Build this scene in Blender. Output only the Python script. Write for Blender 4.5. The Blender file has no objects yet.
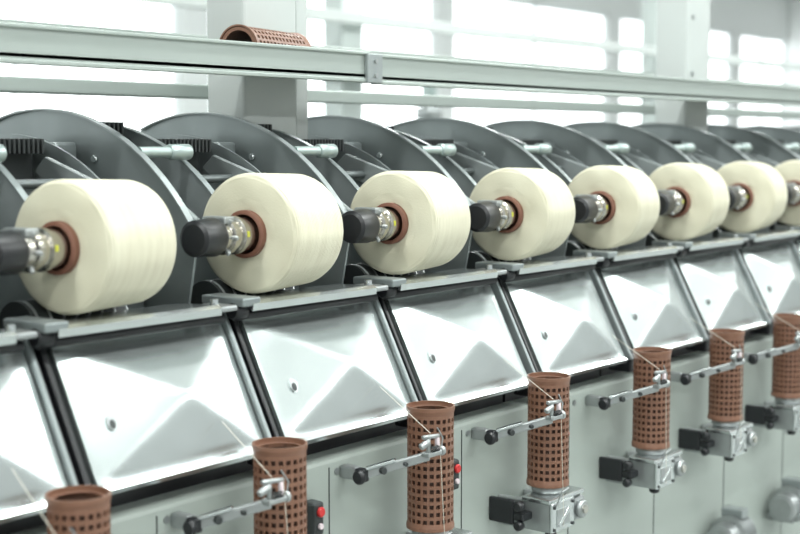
import bpy, bmesh, math, random
from mathutils import Vector, Matrix
random.seed(4)
S=0.40
scene=bpy.context.scene
scene.view_settings.view_transform='Standard'
scene.view_settings.exposure=0.0

# ---------------------------------------------------------------- materials
def mat(name,col,rough=0.5,metal=0.0,noise=0.0,nscale=20,bump=0.0,bscale=200,rvar=0.0,emit=None,spec=None):
    m=bpy.data.materials.new(name); m.use_nodes=True
    nt=m.node_tree; b=nt.nodes['Principled BSDF']
    b.inputs['Base Color'].default_value=(*col,1)
    b.inputs['Roughness'].default_value=rough
    b.inputs['Metallic'].default_value=metal
    if spec is not None: b.inputs['Specular IOR Level'].default_value=spec
    tc=nt.nodes.new('ShaderNodeTexCoord')
    if noise>0 or rvar>0:
        n=nt.nodes.new('ShaderNodeTexNoise'); n.inputs['Scale'].default_value=nscale; n.inputs['Detail'].default_value=4
        nt.links.new(tc.outputs['Object'],n.inputs['Vector'])
        if noise>0:
            r=nt.nodes.new('ShaderNodeMapRange'); r.inputs['To Min'].default_value=1-noise; r.inputs['To Max'].default_value=1+noise
            nt.links.new(n.outputs['Fac'],r.inputs['Value'])
            mx=nt.nodes.new('ShaderNodeVectorMath'); mx.operation='SCALE'; mx.inputs[0].default_value=col
            nt.links.new(r.outputs['Result'],mx.inputs['Scale']); nt.links.new(mx.outputs['Vector'],b.inputs['Base Color'])
        if rvar>0:
            r2=nt.nodes.new('ShaderNodeMapRange'); r2.inputs['To Min'].default_value=max(0.03,rough-rvar); r2.inputs['To Max'].default_value=rough+rvar
            nt.links.new(n.outputs['Fac'],r2.inputs['Value']); nt.links.new(r2.outputs['Result'],b.inputs['Roughness'])
    if bump>0:
        n2=nt.nodes.new('ShaderNodeTexNoise'); n2.inputs['Scale'].default_value=bscale; n2.inputs['Detail'].default_value=1
        nt.links.new(tc.outputs['Object'],n2.inputs['Vector'])
        bp=nt.nodes.new('ShaderNodeBump'); bp.inputs['Strength'].default_value=bump; bp.inputs['Distance'].default_value=0.002
        nt.links.new(n2.outputs['Fac'],bp.inputs['Height']); nt.links.new(bp.outputs['Normal'],b.inputs['Normal'])
    if emit:
        b.inputs['Emission Color'].default_value=(*emit[0],1); b.inputs['Emission Strength'].default_value=emit[1]
    return m
M={}
M['body']=mat('painted_grey_green',(0.345,0.385,0.355),0.42,0.0,0.05,6)
M['rail']=mat('rail_grey_green',(0.36,0.405,0.38),0.33,0.3,0.05,5)
M['plate']=mat('sector_plate_steel',(0.24,0.27,0.27),0.34,0.45,0.18,7,rvar=0.08)
M['plate2']=mat('inner_plate_steel',(0.29,0.32,0.32),0.34,0.4,0.15,8,rvar=0.08)
M['cover']=mat('cover_glossy_metal',(0.47,0.51,0.505),0.25,0.85,0.04,8,bump=0.7,bscale=9,rvar=0.05)
M['lip']=mat('bright_steel',(0.60,0.63,0.63),0.22,0.95)
M['steel']=mat('machined_steel',(0.37,0.39,0.39),0.35,0.75,0.1,60)
M['dsteel']=mat('dark_rod_steel',(0.16,0.18,0.18),0.35,0.6)
M['chrome']=mat('chrome',(0.52,0.50,0.46),0.2,1.0)
M['black']=mat('black_plastic',(0.010,0.011,0.013),0.36)
M['dark']=mat('dark_housing',(0.035,0.04,0.04),0.5,0.2,0.1,10)
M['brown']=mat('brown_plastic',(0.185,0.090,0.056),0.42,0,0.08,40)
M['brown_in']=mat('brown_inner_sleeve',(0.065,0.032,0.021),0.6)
M['core']=mat('brown_cardboard_core',(0.17,0.072,0.045),0.55)
M['teal']=mat('pale_rod',(0.34,0.41,0.395),0.3,0.4)
M['red']=mat('red_button',(0.5,0.02,0.02),0.35)
M['white']=mat('white_ceramic',(0.70,0.60,0.63),0.25)
M['yellow']=mat('yellow_label',(0.5,0.5,0.05),0.6)
M['column']=mat('column_paint',(0.46,0.49,0.475),0.5,0,0.04,4)
M['bgpaint']=mat('background_machine_paint',(0.55,0.60,0.58),0.5,0,0.04,4)
M['floor']=mat('floor_epoxy',(0.30,0.32,0.31),0.35,0,0.1,3)
M['wall']=mat('wall_paint',(0.85,0.87,0.86),0.7,0,0.03,2)
M['frame']=mat('window_frame_paint',(0.85,0.88,0.88),0.5)
M['thread']=mat('cream_thread',(0.6,0.58,0.5),0.8)
M['lamp']=mat('fluorescent_tube',(0.9,0.95,0.95),0.5,emit=((0.95,1.0,0.99),9))
M['glass']=mat('bright_window_pane',(0.9,0.95,0.95),0.3,emit=((0.96,0.99,1.0),2.4))

def yarn_mat():
    m=bpy.data.materials.new('cream_yarn'); m.use_nodes=True; nt=m.node_tree; b=nt.nodes['Principled BSDF']
    b.inputs['Roughness'].default_value=0.9
    b.inputs['Sheen Weight'].default_value=0.08
    b.inputs['Specular IOR Level'].default_value=0.2
    tc=nt.nodes.new('ShaderNodeTexCoord')
    hs=[]
    sep=nt.nodes.new('ShaderNodeSeparateXYZ'); nt.links.new(tc.outputs['Object'],sep.inputs[0])
    at=nt.nodes.new('ShaderNodeMath'); at.operation='ARCTAN2'
    nt.links.new(sep.outputs['Z'],at.inputs[0]); nt.links.new(sep.outputs['Y'],at.inputs[1])
    for k in (1,-1):
        a=nt.nodes.new('ShaderNodeMath'); a.operation='MULTIPLY'; a.inputs[1].default_value=6.0*k
        nt.links.new(at.outputs[0],a.inputs[0])
        x=nt.nodes.new('ShaderNodeMath'); x.operation='MULTIPLY_ADD'; x.inputs[1].default_value=1300.0
        nt.links.new(sep.outputs['X'],x.inputs[0]); nt.links.new(a.outputs[0],x.inputs[2])
        s=nt.nodes.new('ShaderNodeMath'); s.operation='SINE'; nt.links.new(x.outputs[0],s.inputs[0]); hs.append(s)
    ad=nt.nodes.new('ShaderNodeMath'); ad.operation='ADD'
    nt.links.new(hs[0].outputs[0],ad.inputs[0]); nt.links.new(hs[1].outputs[0],ad.inputs[1])
    n=nt.nodes.new('ShaderNodeTexNoise'); n.inputs['Scale'].default_value=350; nt.links.new(tc.outputs['Object'],n.inputs['Vector'])
    ad2=nt.nodes.new('ShaderNodeMath'); ad2.operation='ADD'
    nt.links.new(ad.outputs[0],ad2.inputs[0]); nt.links.new(n.outputs['Fac'],ad2.inputs[1])
    bp=nt.nodes.new('ShaderNodeBump'); bp.inputs['Strength'].default_value=0.5; bp.inputs['Distance'].default_value=0.0008
    nt.links.new(ad2.outputs[0],bp.inputs['Height']); nt.links.new(bp.outputs['Normal'],b.inputs['Normal'])
    n2=nt.nodes.new('ShaderNodeTexNoise'); n2.inputs['Scale'].default_value=25
    mp=nt.nodes.new('ShaderNodeMapping'); mp.inputs['Scale'].default_value=(3.5,0.4,0.4)
    nt.links.new(tc.outputs['Object'],mp.inputs['Vector']); nt.links.new(mp.outputs[0],n2.inputs['Vector'])
    cr=nt.nodes.new('ShaderNodeValToRGB'); cr.color_ramp.elements[0].color=(0.59,0.56,0.425,1); cr.color_ramp.elements[1].color=(0.66,0.635,0.495,1)
    cr.color_ramp.elements[0].position=0.3; cr.color_ramp.elements[1].position=0.7
    nt.links.new(n2.outputs['Fac'],cr.inputs[0]); nt.links.new(cr.outputs[0],b.inputs['Base Color'])
    return m
M['yarn']=yarn_mat()

# ---------------------------------------------------------------- mesh builder
class B:
    def __init__(s): s.bm=bmesh.new(); s.mats=[]; s.X=None
    def mi(s,m):
        if m not in s.mats: s.mats.append(m)
        return s.mats.index(m)
    def box(s,x0,x1,y0,y1,z0,z1,m,bev=0.0,M4=None):
        t=bmesh.new(); bmesh.ops.create_cube(t,size=1)
        for v in t.verts:
            v.co=Vector(((x0+x1)/2+v.co.x*(x1-x0),(y0+y1)/2+v.co.y*(y1-y0),(z0+z1)/2+v.co.z*(z1-z0)))
        if bev>0: bmesh.ops.bevel(t,geom=t.edges[:],offset=bev,segments=2,affect='EDGES',profile=0.5)
        s.merge(t,m,M4)
    def bar(s,p0,p1,w,h,m,bev=0.002):
        p0=Vector(p0); p1=Vector(p1); d=(p1-p0); L=d.length; d.normalize()
        side=d.cross(Vector((0,0,1))).normalized(); up=side.cross(d)
        R=Matrix((( d.x,side.x,up.x,p0.x),(d.y,side.y,up.y,p0.y),(d.z,side.z,up.z,p0.z),(0,0,0,1)))
        s.box(0,L,-w/2,w/2,-h/2,h/2,m,bev,R)
    def merge(s,t,m,M4=None):
        if s.X is not None: M4=s.X@M4 if M4 else s.X
        i=s.mi(m); vm={}
        for v in t.verts: vm[v]=s.bm.verts.new(M4@v.co if M4 else v.co)
        for f in t.faces:
            try: nf=s.bm.faces.new([vm[v] for v in f.verts])
            except ValueError: continue
            nf.material_index=i; nf.smooth=f.smooth
        for e in t.edges:
            if not e.smooth:
                ne=s.bm.edges.get((vm[e.verts[0]],vm[e.verts[1]]))
                if ne: ne.smooth=False
        t.free()
    def prism(s,prof,x0,x1,m,bev=0.0):
        t=bmesh.new()
        a=[t.verts.new((x0,y,z)) for y,z in prof]; b=[t.verts.new((x1,y,z)) for y,z in prof]
        n=len(prof); t.faces.new(a); t.faces.new(b[::-1])
        for i in range(n): t.faces.new((a[i],b[i],b[(i+1)%n],a[(i+1)%n]))
        bmesh.ops.recalc_face_normals(t,faces=t.faces[:])
        if bev>0: bmesh.ops.bevel(t,geom=t.edges[:],offset=bev,segments=1,affect='EDGES')
        s.merge(t,m)
    def rev(s,p0,p1,prof,m,seg=24,closed=False):
        p0=Vector(p0); ax=(Vector(p1)-p0).normalized()
        u=ax.orthogonal().normalized(); w=ax.cross(u)
        t=bmesh.new(); rings=[]
        for d,r in prof:
            rings.append([t.verts.new(p0+ax*d+(u*math.cos(2*math.pi*k/seg)+w*math.sin(2*math.pi*k/seg))*r) for k in range(seg)])
        idx=range(len(prof)) if closed else range(len(prof)-1)
        for i in idx:
            j=(i+1)%len(prof)
            for k in range(seg):
                f=t.faces.new((rings[i][k],rings[i][(k+1)%seg],rings[j][(k+1)%seg],rings[j][k])); f.smooth=True
        if not closed:
            t.faces.new(rings[0][::-1]); t.faces.new(rings[-1])
        bmesh.ops.recalc_face_normals(t,faces=t.faces[:])
        for e in t.edges:
            if len(e.link_faces)==2 and e.calc_face_angle(0)>math.radians(50): e.smooth=False
        s.merge(t,m)
    def cyl(s,p0,p1,r,m,seg=20,bev=0.0):
        L=(Vector(p1)-Vector(p0)).length
        prof=[(0,r),(L,r)] if bev==0 else [(0,r-bev),(bev,r),(L-bev,r),(L,r-bev)]
        s.rev(p0,p1,prof,m,seg)
    def path(s,pts,r,m,seg=8):
        for a,b in zip(pts[:-1],pts[1:]): s.cyl(a,b,r,m,seg)
    def spring(s,p0,p1,R,r,turns,m):
        p0=Vector(p0); p1=Vector(p1); ax=(p1-p0); L=ax.length; ax.normalize(); a=ax.orthogonal().normalized(); b=ax.cross(a)
        n=turns*10; pts=[p0+ax*(L*i/n)+(a*math.cos(2*math.pi*i/10)+b*math.sin(2*math.pi*i/10))*R for i in range(n+1)]
        s.path(pts,r,m,5)
    def mesh(s,name):
        me=bpy.data.meshes.new(name); s.bm.to_mesh(me); s.bm.free()
        for m in s.mats: me.materials.append(M[m])
        return me
def obj(name,me,loc=(0,0,0),parent=None,rot=(0,0,0)):
    o=bpy.data.objects.new(name,me); o.location=loc; o.rotation_euler=rot
    scene.collection.objects.link(o)
    if parent: o.parent=parent
    return o

# ---------------------------------------------------------------- winding unit (x=0 : package face)
HY,HZ=1.676,1.441
TILT=math.radians(8)
u=B()
def arcpts(cy,cz,R,y0,y1,step=24):
    return [(y0+(y1-y0)*i/step,cz+math.sqrt(max(0,R*R-(y0+(y1-y0)*i/step-cy)**2))) for i in range(step+1)]
def arcplate(cy,cz,R,y0,y1,zlow):
    return arcpts(cy,cz,R,y0,y1)+[(y1,zlow),(y0+0.05,zlow)]
u.prism(arcplate(2.1,1.16,0.50,1.69,2.30,1.20),-0.104,-0.099,'plate')
u.prism(arcplate(2.1,1.16,0.475,1.72,2.30,1.20),0.018,0.024,'plate2')
u.prism(arcplate(2.1,1.16,0.455,1.76,2.25,1.20),0.215,0.219,'plate')
def rimstrip(R,y0,y1,x0,x1,m):
    a=arcpts(2.1,1.16,R,y0,y1); b=arcpts(2.1,1.16,R-0.003,y0,y1)
    u.prism(a+b[::-1],x0,x1,m)
rimstrip(0.5015,1.70,2.28,-0.112,-0.098,'plate2')
rimstrip(0.476,1.73,2.28,0.012,0.025,'plate')
for (y,z) in ((1.80,1.47),(1.95,1.57),(2.12,1.60),(1.9,1.40)):
    u.cyl((-0.110,y,z),(-0.104,y,z),0.008,'lip',12,0.002)
    u.cyl((0.012,y,z-0.03),(0.018,y,z-0.03),0.007,'lip',12,0.002)
u.prism([(1.86,1.35),(1.866,1.35),(1.866,1.52),(1.86,1.52)],-0.107,-0.104,'dark')
# tie rods
u.cyl((-0.10,1.84,1.582),(0.02,1.84,1.582),0.010,'teal',20)
u.cyl((-0.030,1.84,1.582),(0.02,1.84,1.582),0.0145,'teal',20,0.003)
u.cyl((0.02,1.90,1.53),(0.215,1.90,1.53),0.008,'dsteel',16)
u.spring((0.03,1.90,1.50),(0.12,1.90,1.50),0.010,0.0018,9,'dsteel')
# finned vent cover set down between the plates
u.box(0.035,0.20,2.0,2.20,1.52,1.595,'dark',0.006)
for i in range(16):
    x=0.040+i*0.0098
    u.box(x,x+0.005,1.96,2.18,1.58,1.606,'dark',0.001)
u.box(-0.085,0.005,2.03,2.2,1.55,1.625,'dark',0.006)
for i in range(8):
    u.box(-0.082+i*0.0105,-0.077+i*0.0105,1.99,2.18,1.61,1.637,'dark',0.001)
u.box(0.23,0.28,1.98,2.2,1.50,1.60,'plate',0.006)
# cradle arm
arm=[(1.655,1.425),(1.66,1.462),(1.70,1.475),(1.80,1.535),(1.93,1.575),(1.96,1.55),(1.93,1.53),(1.83,1.49),(1.74,1.425),(1.70,1.415)]
u.prism([(y,z-0.004) for y,z in arm],-0.098,-0.088,'plate2',0.002)
# spindle (tilted like the package)
u.X=Matrix.Translation((0,HY,HZ))@Matrix.Rotation(TILT,4,'Z')@Matrix.Translation((0,-HY,-HZ))
u.rev((-0.148,HY,HZ),(0,HY,HZ),[(0,0.024),(0.004,0.0305),(0.050,0.033),(0.056,0.031),(0.060,0.022)],'black',32)
u.rev((-0.092,HY,HZ),(0,HY,HZ),[(0,0.02),(0.002,0.027),(0.018,0.027),(0.020,0.032),(0.030,0.032),(0.032,0.028),(0.046,0.028),(0.048,0.033),(0.056,0.033),(0.058,0.030),(0.093,0.030)],'chrome',36)
u.rev((-0.064,HY,HZ),(0,HY,HZ),[(0,0.0285),(0.006,0.0285)],'dark',30)
u.box(-0.043,-0.037,HY-0.0345,HY-0.031,HZ-0.002,HZ+0.008,'yellow',0.001)
u.box(-0.088,-0.060,HY-0.02,HY+0.03,HZ+0.022,HZ+0.034,'steel',0.003)
for a in range(3):
    th=2.2+a*1.0
    u.cyl((-0.074,HY+0.026*math.cos(th),HZ+0.026*math.sin(th)),(-0.074,HY+0.036*math.cos(th),HZ+0.036*math.sin(th)),0.004,'steel',8,0.001)
u.cyl((0.163,HY,HZ),(0.185,HY,HZ),0.036,'steel',24,0.003)
u.X=None
u.prism([(y+0.02,z) for y,z in arm],0.184,0.194,'plate2',0.002)
# drive drum
u.rev((-0.02,1.762,1.308),(0.2,1.762,1.308),[(0,0.01),(0,0.047),(0.19,0.047),(0.19,0.01)],'dark',28)
for i in range(8):
    u.rev((-0.012+i*0.025,1.762,1.308),(1,1.762,1.308),[(0,0.0472),(0.001,0.0484),(0.004,0.0484),(0.005,0.0472)],'steel',28)
u.box(-0.10,0.30,1.76,2.25,1.02,1.24,'dark')
u.box(0.235,0.292,1.82,2.2,1.2,1.44,'plate',0.004)
# guide lip under package
lip=[(1.60,1.318),(1.598,1.330),(1.606,1.335),(1.70,1.331),(1.70,1.327),(1.608,1.329),(1.604,1.318)]
u.prism(lip,-0.065,0.262,'lip')
u.box(0.262,0.30,1.60,1.66,1.322,1.332,'steel',0.003)
u.cyl((0.275,1.63,1.332),(0.275,1.63,1.342),0.008,'lip',12)
u.cyl((-0.085,1.625,1.309),(0.290,1.625,1.309),0.0085,'black',14,0.002)
# slanted pressed cover (soft pyramid pressing)
T=Vector((0,1.655,1.300)); Bo=Vector((0,1.550,1.098))
sl=(Bo-T); nrm=Vector((0,-0.889,0.458)).normalized()
X0,X1=-0.038,0.312
def pp(a,b,h=0): return Vector((X0+(X1-X0)*a,0,0))+T+sl*b+nrm*h
def hgt(a,b):
    a=(a-0.02)/0.96; b=(b-0.03)/0.94
    if a<=0 or a>=1 or b<=0 or b>=1: return 0.0
    k=22.0; vals=(a/0.60,(1-a)/0.40,b/0.52,(1-b)/0.48)
    return 0.025*max(0.0,-math.log(sum(math.exp(-k*v) for v in vals))/k)
t=bmesh.new(); NA,NB=44,30
g=[[t.verts.new(pp(i/NA,j/NB,hgt(i/NA,j/NB))) for i in range(NA+1)] for j in range(NB+1)]
for j in range(NB):
    for i in range(NA):
        f=t.faces.new((g[j][i],g[j][i+1],g[j+1][i+1],g[j+1][i])); f.smooth=True
per=[g[0][i] for i in range(NA+1)]+[g[j][NA] for j in range(1,NB+1)]+[g[NB][i] for i in range(NA-1,-1,-1)]+[g[j][0] for j in range(NB-1,0,-1)]
bk=[t.verts.new(v.co-nrm*0.014) for v in per]
n=len(per)
for i in range(n): t.faces.new((per[(i+1)%n],per[i],bk[i],bk[(i+1)%n]))
t.faces.new(bk)
bmesh.ops.recalc_face_normals(t,faces=t.faces[:])
for e in t.edges:
    if len(e.link_faces)==2 and e.calc_face_angle(0)>math.radians(60): e.smooth=False
u.merge(t,'cover')
# finger slot: small pressed oval
def ovl(c,ra,rb,h0,h1,m):
    t=bmesh.new(); ex=Vector((1,0,0)); ey=sl.normalized(); lo=[];hi=[]
    for k in range(24):
        q=c+ex*ra*math.cos(k*math.pi/12)+ey*rb*math.sin(k*math.pi/12)
        lo.append(t.verts.new(q+nrm*h0)); hi.append(t.verts.new(q+nrm*h1))
    t.faces.new(hi); t.faces.new(lo[::-1])
    for k in range(24): t.faces.new((lo[k],lo[(k+1)%24],hi[(k+1)%24],hi[k]))
    bmesh.ops.recalc_face_normals(t,faces=t.faces[:]); u.merge(t,m)
c=pp(0.16,0.60,0.0072)
ovl(c,0.009,0.0125,-0.006,0.0012,'lip')
ovl(c,0.0072,0.0107,-0.006,0.0018,'steel')
ovl(c+sl.normalized()*0.003-Vector((0.001,0,0)),0.005,0.0072,-0.006,0.0023,'dark')
# folded bottom lip
u.prism([(1.549,1.100),(1.541,1.094),(1.545,1.086),(1.60,1.086),(1.60,1.096)],X0,X1,'lip')
def slant(x0,x1,h0,h1,m,b0=-0.12,b1=1.03):
    q=[T+sl*b0+nrm*h0,T+sl*b0+nrm*h1,T+sl*b1+nrm*h1,T+sl*b1+nrm*h0]
    u.prism([(p.y,p.z) for p in q],x0,x1,m,0.0015)
slant(-0.058,-0.050,-0.05,0.000,'black')
slant(-0.085,-0.077,-0.05,0.010,'plate',-0.18,1.05)
slant(-0.077,-0.072,-0.05,0.006,'black',-0.18,1.05)
slant(-0.072,-0.061,-0.05,-0.02,'dark')
slant(-0.05,-0.040,-0.05,-0.008,'dark')
u.cyl((-0.09,1.625,1.318),(-0.06,1.625,1.318),0.015,'black',16,0.003)
u.box(-0.088,-0.045,1.60,1.70,1.326,1.341,'plate',0.003)
u.box(-0.085,-0.05,1.54,1.60,1.06,1.10,'black',0.004)
u.box(-0.10,0.30,1.61,1.76,1.02,1.09,'black')  # black filler: shadow band below the cover, put in as colour
u.box(-0.10,0.30,1.67,1.76,1.06,1.25,'dark')
u.box(0.079,0.081,1.5588,1.5602,0.25,1.03,'dark')
for z in (1.02,0.75): u.cyl((0.10,1.56,z),(0.10,1.5575,z),0.006,'steel',12)
unit=u.mesh('winding_unit')

# ---- tube station: holder, clip arm, button, motor (tube axis at x=TX)
u=B()
TX=-0.133; TY=1.477; TB=0.897
u.cyl((TX,TY,TB-0.02),(TX,TY,TB+0.17),0.010,'steel',16,0.003)
u.cyl((TX,TY,TB-0.016),(TX,TY,TB-0.001),0.034,'steel',28,0.003)
u.box(TX-0.065,TX+0.07,1.43,1.50,TB-0.026,TB-0.016,'lip',0.003)
u.box(TX-0.062,TX+0.025,1.427,1.437,TB-0.085,TB-0.024,'lip',0.003)
u.box(TX-0.045,TX+0.005,1.4255,1.429,TB-0.074,TB-0.038,'steel',0.001)
u.bar((TX-0.040,1.424,TB-0.072),(TX+0.0,1.424,TB-0.042),0.003,0.008,'lip',0.001)
for dx in (-0.055,0.017):
    for dz in (-0.078,-0.032): u.cyl((TX+dx,1.427,TB+dz),(TX+dx,1.424,TB+dz),0.0035,'dark',8)
u.box(TX+0.03,TX+0.075,1.43,1.56,TB-0.080,TB-0.03,'steel',0.008)
u.box(TX-0.062,TX-0.05,1.43,1.56,TB-0.085,TB-0.024,'steel',0.003)
u.cyl((TX+0.05,1.43,TB-0.055),(TX+0.05,1.418,TB-0.055),0.019,'steel',20,0.003)
u.cyl((TX+0.05,1.419,TB-0.055),(TX+0.05,1.414,TB-0.055),0.009,'chrome',16)
u.box(TX-0.095,TX-0.086,1.50,1.56,TB-0.072,TB-0.02,'black',0.004)
u.box(TX-0.095,TX-0.055,1.475,1.50,TB-0.062,TB-0.045,'black',0.004)
u.cyl((TX-0.104,1.485,TB-0.03),(TX-0.086,1.485,TB-0.03),0.011,'black',18,0.003)
u.cyl((TX-0.104,1.485,TB-0.07),(TX-0.086,1.485,TB-0.07),0.010,'black',18,0.003)
u.cyl((TX-0.03,1.45,TB-0.100),(TX-0.03,1.45,TB-0.080),0.012,'black',16,0.003)
u.path([(TX-0.05,1.425,TB-0.03),(TX-0.045,1.415,TB+0.0),(TX-0.02,1.415,TB+0.004)],0.002,'steel')
# clip arm
MA=Vector((TX-0.152,1.51,1.018)); HD=Vector((TX-0.088,1.414,1.054))
u.box(TX-0.160,TX-0.140,1.52,1.56,1.006,1.030,'steel',0.004)
u.box(TX-0.164,TX-0.146,1.500,1.522,1.006,1.030,'black',0.004)
u.cyl((TX-0.172,1.508,1.016),(TX-0.160,1.508,1.016),0.013,'black',18,0.003)
u.bar(MA,HD,0.009,0.017,'steel',0.003)
u.bar(MA+Vector((0,-0.006,0.012)),MA.lerp(HD,0.45)+Vector((0,-0.006,0.012)),0.014,0.005,'lip',0.001)
u.cyl(MA.lerp(HD,0.25)+Vector((0,-0.004,0)),MA.lerp(HD,0.25)+Vector((-0.004,-0.014,0)),0.006,'dark',14,0.001)
u.cyl(MA.lerp(HD,0.6)+Vector((0,-0.004,0)),MA.lerp(HD,0.6)+Vector((-0.004,-0.012,0)),0.004,'dark',10,0.001)
hx,hy,hz=HD
u.box(hx-0.012,hx+0.030,hy-0.009,hy+0.009,hz-0.002,hz+0.008,'steel',0.003)
u.cyl((hx-0.006,hy-0.003,hz+0.008),(hx-0.006,hy-0.003,hz+0.038),0.004,'steel',12,0.001)
u.cyl((hx+0.020,hy-0.003,hz+0.008),(hx+0.020,hy-0.003,hz+0.030),0.0045,'white',14,0.001)
u.cyl((hx-0.022,hy-0.003,hz+0.036),(hx+0.024,hy-0.003,hz+0.032),0.004,'steel',10,0.001)
u.cyl((hx-0.030,hy-0.005,hz+0.020),(hx-0.008,hy-0.005,hz+0.028),0.006,'steel',12,0.002)
u.cyl((hx+0.028,hy-0.003,hz+0.004),(hx+0.036,hy-0.003,hz+0.004),0.009,'steel',14,0.002)
u.spring((hx-0.004,hy-0.008,hz+0.012),(hx+0.018,hy-0.008,hz+0.012),0.0045,0.001,5,'dark')
u.path([(hx+0.034,hy,hz),(hx+0.040,hy,hz+0.025),(hx+0.024,hy,hz+0.046)],0.0014,'steel')
# push button housing
u.box(0.008,0.034,1.53,1.56,0.925,0.985,'dark',0.005)
u.cyl((0.021,1.53,0.968),(0.021,1.523,0.968),0.009,'red',16,0.002)
u.cyl((0.021,1.53,0.943),(0.021,1.524,0.943),0.0055,'white',16,0.001)
# lower motor
u.rev((-0.10,1.50,0.565),(0.1,1.50,0.565),[(0,0.03),(0.004,0.04),(0.05,0.04),(0.053,0.05),(0.12,0.05),(0.124,0.03),(0.16,0.028),(0.163,0.02)],'steel',24)
for i in range(6): u.rev((-0.045+i*0.011,1.50,0.565),(1,1.50,0.565),[(0,0.049),(0.001,0.053),(0.004,0.053),(0.005,0.049)],'steel',24)
u.box(-0.06,0.03,1.48,1.56,0.515,0.535,'steel',0.003)
u.box(-0.03,0.01,1.47,1.53,0.610,0.635,'plate2',0.003)
# running thread
u.path([(hx,hy-0.003,hz+0.04),(TX-0.05,1.555,1.155)],0.0006,'thread',5)
u.path([(TX-0.02,1.425,0.82),(hx+0.02,hy-0.008,hz+0.03)],0.0006,'thread',5)
station=u.mesh('tube_station')

machine=bpy.data.objects.new('winding_machine',None); scene.collection.objects.link(machine)
NU=range(-1,14)
def ux(k): return 1.30+S*(k-1)+(0.010 if k==4 else 0.018 if k>4 else 0)
def tx(k): return 1.30+S*(k-1)+(0.052 if k>4 else 0.004 if k==4 else 0)
for k in NU:
    obj('winding_unit_%d'%(k+2),unit,(ux(k),0,0),machine)
    obj('tube_station_%d'%(k+2),station,(tx(k),0,0),machine)

XA,XB=ux(-1)-0.3,ux(13)+0.4
f=B()
f.box(XA,XB,1.56,2.40,0.12,1.045,'body',0.008)
f.box(XA,XB,1.62,2.34,0.0,0.12,'dark')
f.box(XA,XB,1.552,1.56,0.30,0.31,'body',0.002)
obj('base_cabinet',f.mesh('base_cabinet'),(0,0,0),machine)
f=B()
RY=1.85
def rail(x0,x1,zo=0.0):
    f.box(x0,x1,RY,RY+0.004,1.726+zo,1.786+zo,'rail',0.001)
    f.box(x0,x1,RY-0.006,RY+0.012,1.779+zo,1.786+zo,'rail',0.002)
    f.box(x0,x1,RY-0.004,RY+0.012,1.722+zo,1.730+zo,'rail',0.002)
    f.box(x0,x1,RY,2.0,1.733+zo,1.739+zo,'rail')
    f.box(x0,x1,1.996,2.0,1.733+zo,1.786+zo,'rail')
rail(XA,2.245,0.003); rail(2.265,XB)
f.box(2.23,2.28,RY-0.010,RY+0.0,1.724,1.785,'plate2',0.002)
for z in (1.74,1.77): f.cyl((2.255,RY-0.01,z),(2.255,RY-0.014,z),0.005,'steel',10)
f.box(XA,XB,2.21,2.25,1.695,1.725,'rail',0.003)
f.box(XA,XB,2.38,2.40,1.80,1.85,'rail',0.003)
for k in range(-1,4):
    x=2.115+2.0*k
    f.box(x-0.08,x+0.08,2.01,2.12,1.0,3.0,'column',0.006)
    f.box(x+0.085,x+0.11,2.05,2.10,1.0,3.0,'dark',0.003)
    f.box(x+0.11,x+0.15,2.04,2.10,1.0,3.0,'column',0.004)
    for z in (1.82,2.0): f.cyl((x-0.04,2.01,z),(x-0.04,2.005,z),0.008,'steel',12)
f.box(XA,XB,2.0,2.16,3.0,3.08,'rail',0.004)
obj('overhead_frame',f.mesh('overhead_frame'),(0,0,0),machine)

# ---------------------------------------------------------------- yarn packages
p=B()
p.rev((0,0,0),(1,0,0),[(0.0,0.041),(-0.002,0.06),(0.000,0.094),(0.003,0.1005),(0.009,0.103),(0.016,0.1035),(0.148,0.0995),(0.155,0.0975),(0.160,0.091),(0.162,0.06),(0.162,0.041)],'yarn',96,closed=True)
p.rev((-0.012,0,0),(1,0,0),[(0,0.034),(0,0.0385),(0.002,0.041),(0.180,0.041),(0.182,0.0385),(0.182,0.034)],'core',48,closed=True)
pk=p.mesh('yarn_package')
for i,k in enumerate(NU):
    o=obj('yarn_package',pk,(ux(k),HY,HZ),None)
    o.rotation_mode='XYZ'; o.rotation_euler=(random.uniform(0,6),0,TILT)
    s=1.0+random.uniform(-0.01,0.01)
    if k==2: s=1.02
    o.scale=(1,s,s)

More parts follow.
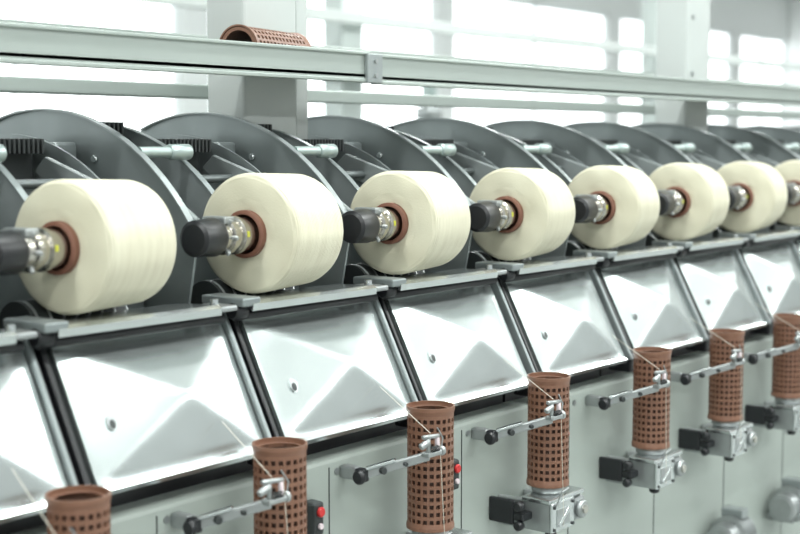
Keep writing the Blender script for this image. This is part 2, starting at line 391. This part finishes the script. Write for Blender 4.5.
# ---------------------------------------------------------------- perforated tubes
def tube_mesh():
    b=B(); t=bmesh.new()
    R=0.0425; H=0.226; cols=22; rows=14
    angs=[]
    for c in range(cols):
        a=2*math.pi*c/cols; w=2*math.pi/cols
        angs+= [a, a+w*0.38, a+w*0.69]
    zs=[0,0.006,0.014]; z0=0.014; rh=(H-0.028)/rows
    types=['s','s']
    for r in range(rows):
        zs.append(z0+rh*r+rh*0.55); types.append('h')
        zs.append(z0+rh*(r+1)); types.append('s')
    zs+=[H-0.006,H]; types+=['s','s']
    n=len(angs)
    def rad(z): return R+(0.0018 if (z<0.007 or z>H-0.007) else 0)
    def wall(off):
        return [[t.verts.new(((rad(z)-off)*math.cos(a),(rad(z)-off)*math.sin(a),z)) for a in angs] for z in zs]
    vs=wall(0); vi=wall(0.003)
    def solid(i,k): return not(types[i]=='h' and (k%n)%3!=0)
    for i in range(len(types)):
        for k in range(n):
            if not solid(i,k): continue
            k1=(k+1)%n
            t.faces.new((vs[i][k],vs[i][k1],vs[i+1][k1],vs[i+1][k]))
            t.faces.new((vi[i][k1],vi[i][k],vi[i+1][k],vi[i+1][k1]))
            if i==0 or not solid(i-1,k): t.faces.new((vs[i][k1],vs[i][k],vi[i][k],vi[i][k1]))
            if i==len(types)-1 or not solid(i+1,k): t.faces.new((vs[i+1][k],vs[i+1][k1],vi[i+1][k1],vi[i+1][k]))
            if not solid(i,k-1): t.faces.new((vs[i][k],vs[i+1][k],vi[i+1][k],vi[i][k]))
            if not solid(i,k+1): t.faces.new((vs[i+1][k1],vs[i][k1],vi[i][k1],vi[i+1][k1]))
    b.merge(t,'brown')
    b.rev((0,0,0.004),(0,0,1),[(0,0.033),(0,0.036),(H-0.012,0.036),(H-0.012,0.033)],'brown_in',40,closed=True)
    for zz in (0.002,H-0.014): b.rev((0,0,zz),(0,0,1),[(0,0.033),(0,0.040),(0.006,0.040),(0.006,0.033)],'brown',40,closed=True)
    return b.mesh('perforated_tube')
tm=tube_mesh()
def tube(loc,rot=(0,0,0)): return obj('perforated_dye_tube',tm,loc,None,rot)
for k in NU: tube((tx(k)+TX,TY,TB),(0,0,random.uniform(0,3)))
tube((1.912,1.905,1.783),(0,math.radians(90),math.radians(14)))

# ---------------------------------------------------------------- background machine row
bk_=B()
yb=5.2
bk_.box(-2,16,yb,yb+0.8,0.0,1.15,'body',0.01)
bk_.box(-2,16,yb+0.1,yb+0.7,1.15,1.5,'plate2',0.01)
bk_.box(-2,16,yb+0.1,yb+0.16,2.30,2.37,'column',0.004)
bk_.box(-2,16,yb-0.2,yb-0.1,1.98,2.06,'bgpaint',0.004)
for i in range(5):
    x=-1.6+i*4.0
    bk_.box(x-0.1,x+0.1,yb+0.2,yb+0.35,1.1,3.2,'bgpaint',0.006)
    bk_.box(x-0.15,x+0.15,yb-0.25,yb+0.35,1.98,2.02,'rail',0.003)
    bk_.cyl((x+0.9,yb+0.3,1.4),(x+0.9,yb+0.3,2.05),0.05,'teal',20)
    bk_.cyl((x+0.9,yb+0.3,1.75),(x+0.9,yb+0.3,1.83),0.09,'steel',20,0.01)
obj('background_winding_machine',bk_.mesh('background_winding_machine'))

# ---------------------------------------------------------------- room
r=B(); r.box(-8,26,-8,11,-0.1,0,'floor'); obj('floor',r.mesh('floor'))
r=B(); r.box(-8,26,-8,11,4.4,4.5,'wall'); obj('ceiling',r.mesh('ceiling'))
r=B()
r.box(-8,26,10.8,11,0,1.2,'wall'); r.box(-8,26,10.8,11,3.6,4.4,'wall')
wins=[]
x=-8
while x<26:
    r.box(x,x+0.4,10.8,11,1.2,3.6,'wall'); wins.append((x+0.4,x+4.5)); x+=4.5
obj('wall_back',r.mesh('wall_back'))
for i,(a,b) in enumerate(wins):
    w=B(); b=min(b,26)
    w.box(a,b,10.9,10.92,1.2,3.6,'glass')
    for xx in (a,(a+b)/2-0.03,b-0.06): w.box(xx,xx+0.06,10.84,10.9,1.2,3.6,'frame')
    for zz in (1.2,3.54): w.box(a,b,10.84,10.9,zz,zz+0.06,'frame')
    obj('window_%d'%(i+1),w.mesh('window'))
r=B(); r.box(26,26.2,-8,11,0,4.4,'wall'); obj('wall_right',r.mesh('wall_right'))

lm=B(); lm.box(-1.5,1.5,-0.12,0.12,0.0,0.06,'wall',0.004)
for y in (-0.06,0.06): lm.cyl((-1.45,y,-0.02),(1.45,y,-0.02),0.018,'lamp',12)
lme=lm.mesh('ceiling_lamp')
for yy in (-4.0,-1.2,1.2,4.2,7.4):
    for xx in (-2,2.5,7,11.5,16):
        obj('fluorescent_ceiling_lamp',lme,(xx,yy,4.34))
        if yy>7: continue
        L=bpy.data.lights.new('lamp_light','AREA'); L.shape='RECTANGLE'; L.size=3.0; L.size_y=0.25
        L.energy=95; L.color=(0.97,1.0,0.985)
        lo=bpy.data.objects.new('fluorescent_lamp_light',L); lo.location=(xx,yy,4.27); scene.collection.objects.link(lo)

w=bpy.data.worlds.new('world'); scene.world=w; w.use_nodes=True
bg=w.node_tree.nodes['Background']; bg.inputs[0].default_value=(0.92,0.97,0.955,1); bg.inputs[1].default_value=0.82

cd=bpy.data.cameras.new('camera'); cam=bpy.data.objects.new('camera',cd); scene.collection.objects.link(cam)
cd.sensor_width=36; cd.lens=1368/800*36; cd.clip_start=0.05
cam.location=(0,0,1.60)
cam.rotation_euler=(math.radians(90-5.22),0,math.radians(38.2-90))
cd.dof.use_dof=True; cd.dof.focus_distance=2.6; cd.dof.aperture_fstop=3.0
scene.camera=cam
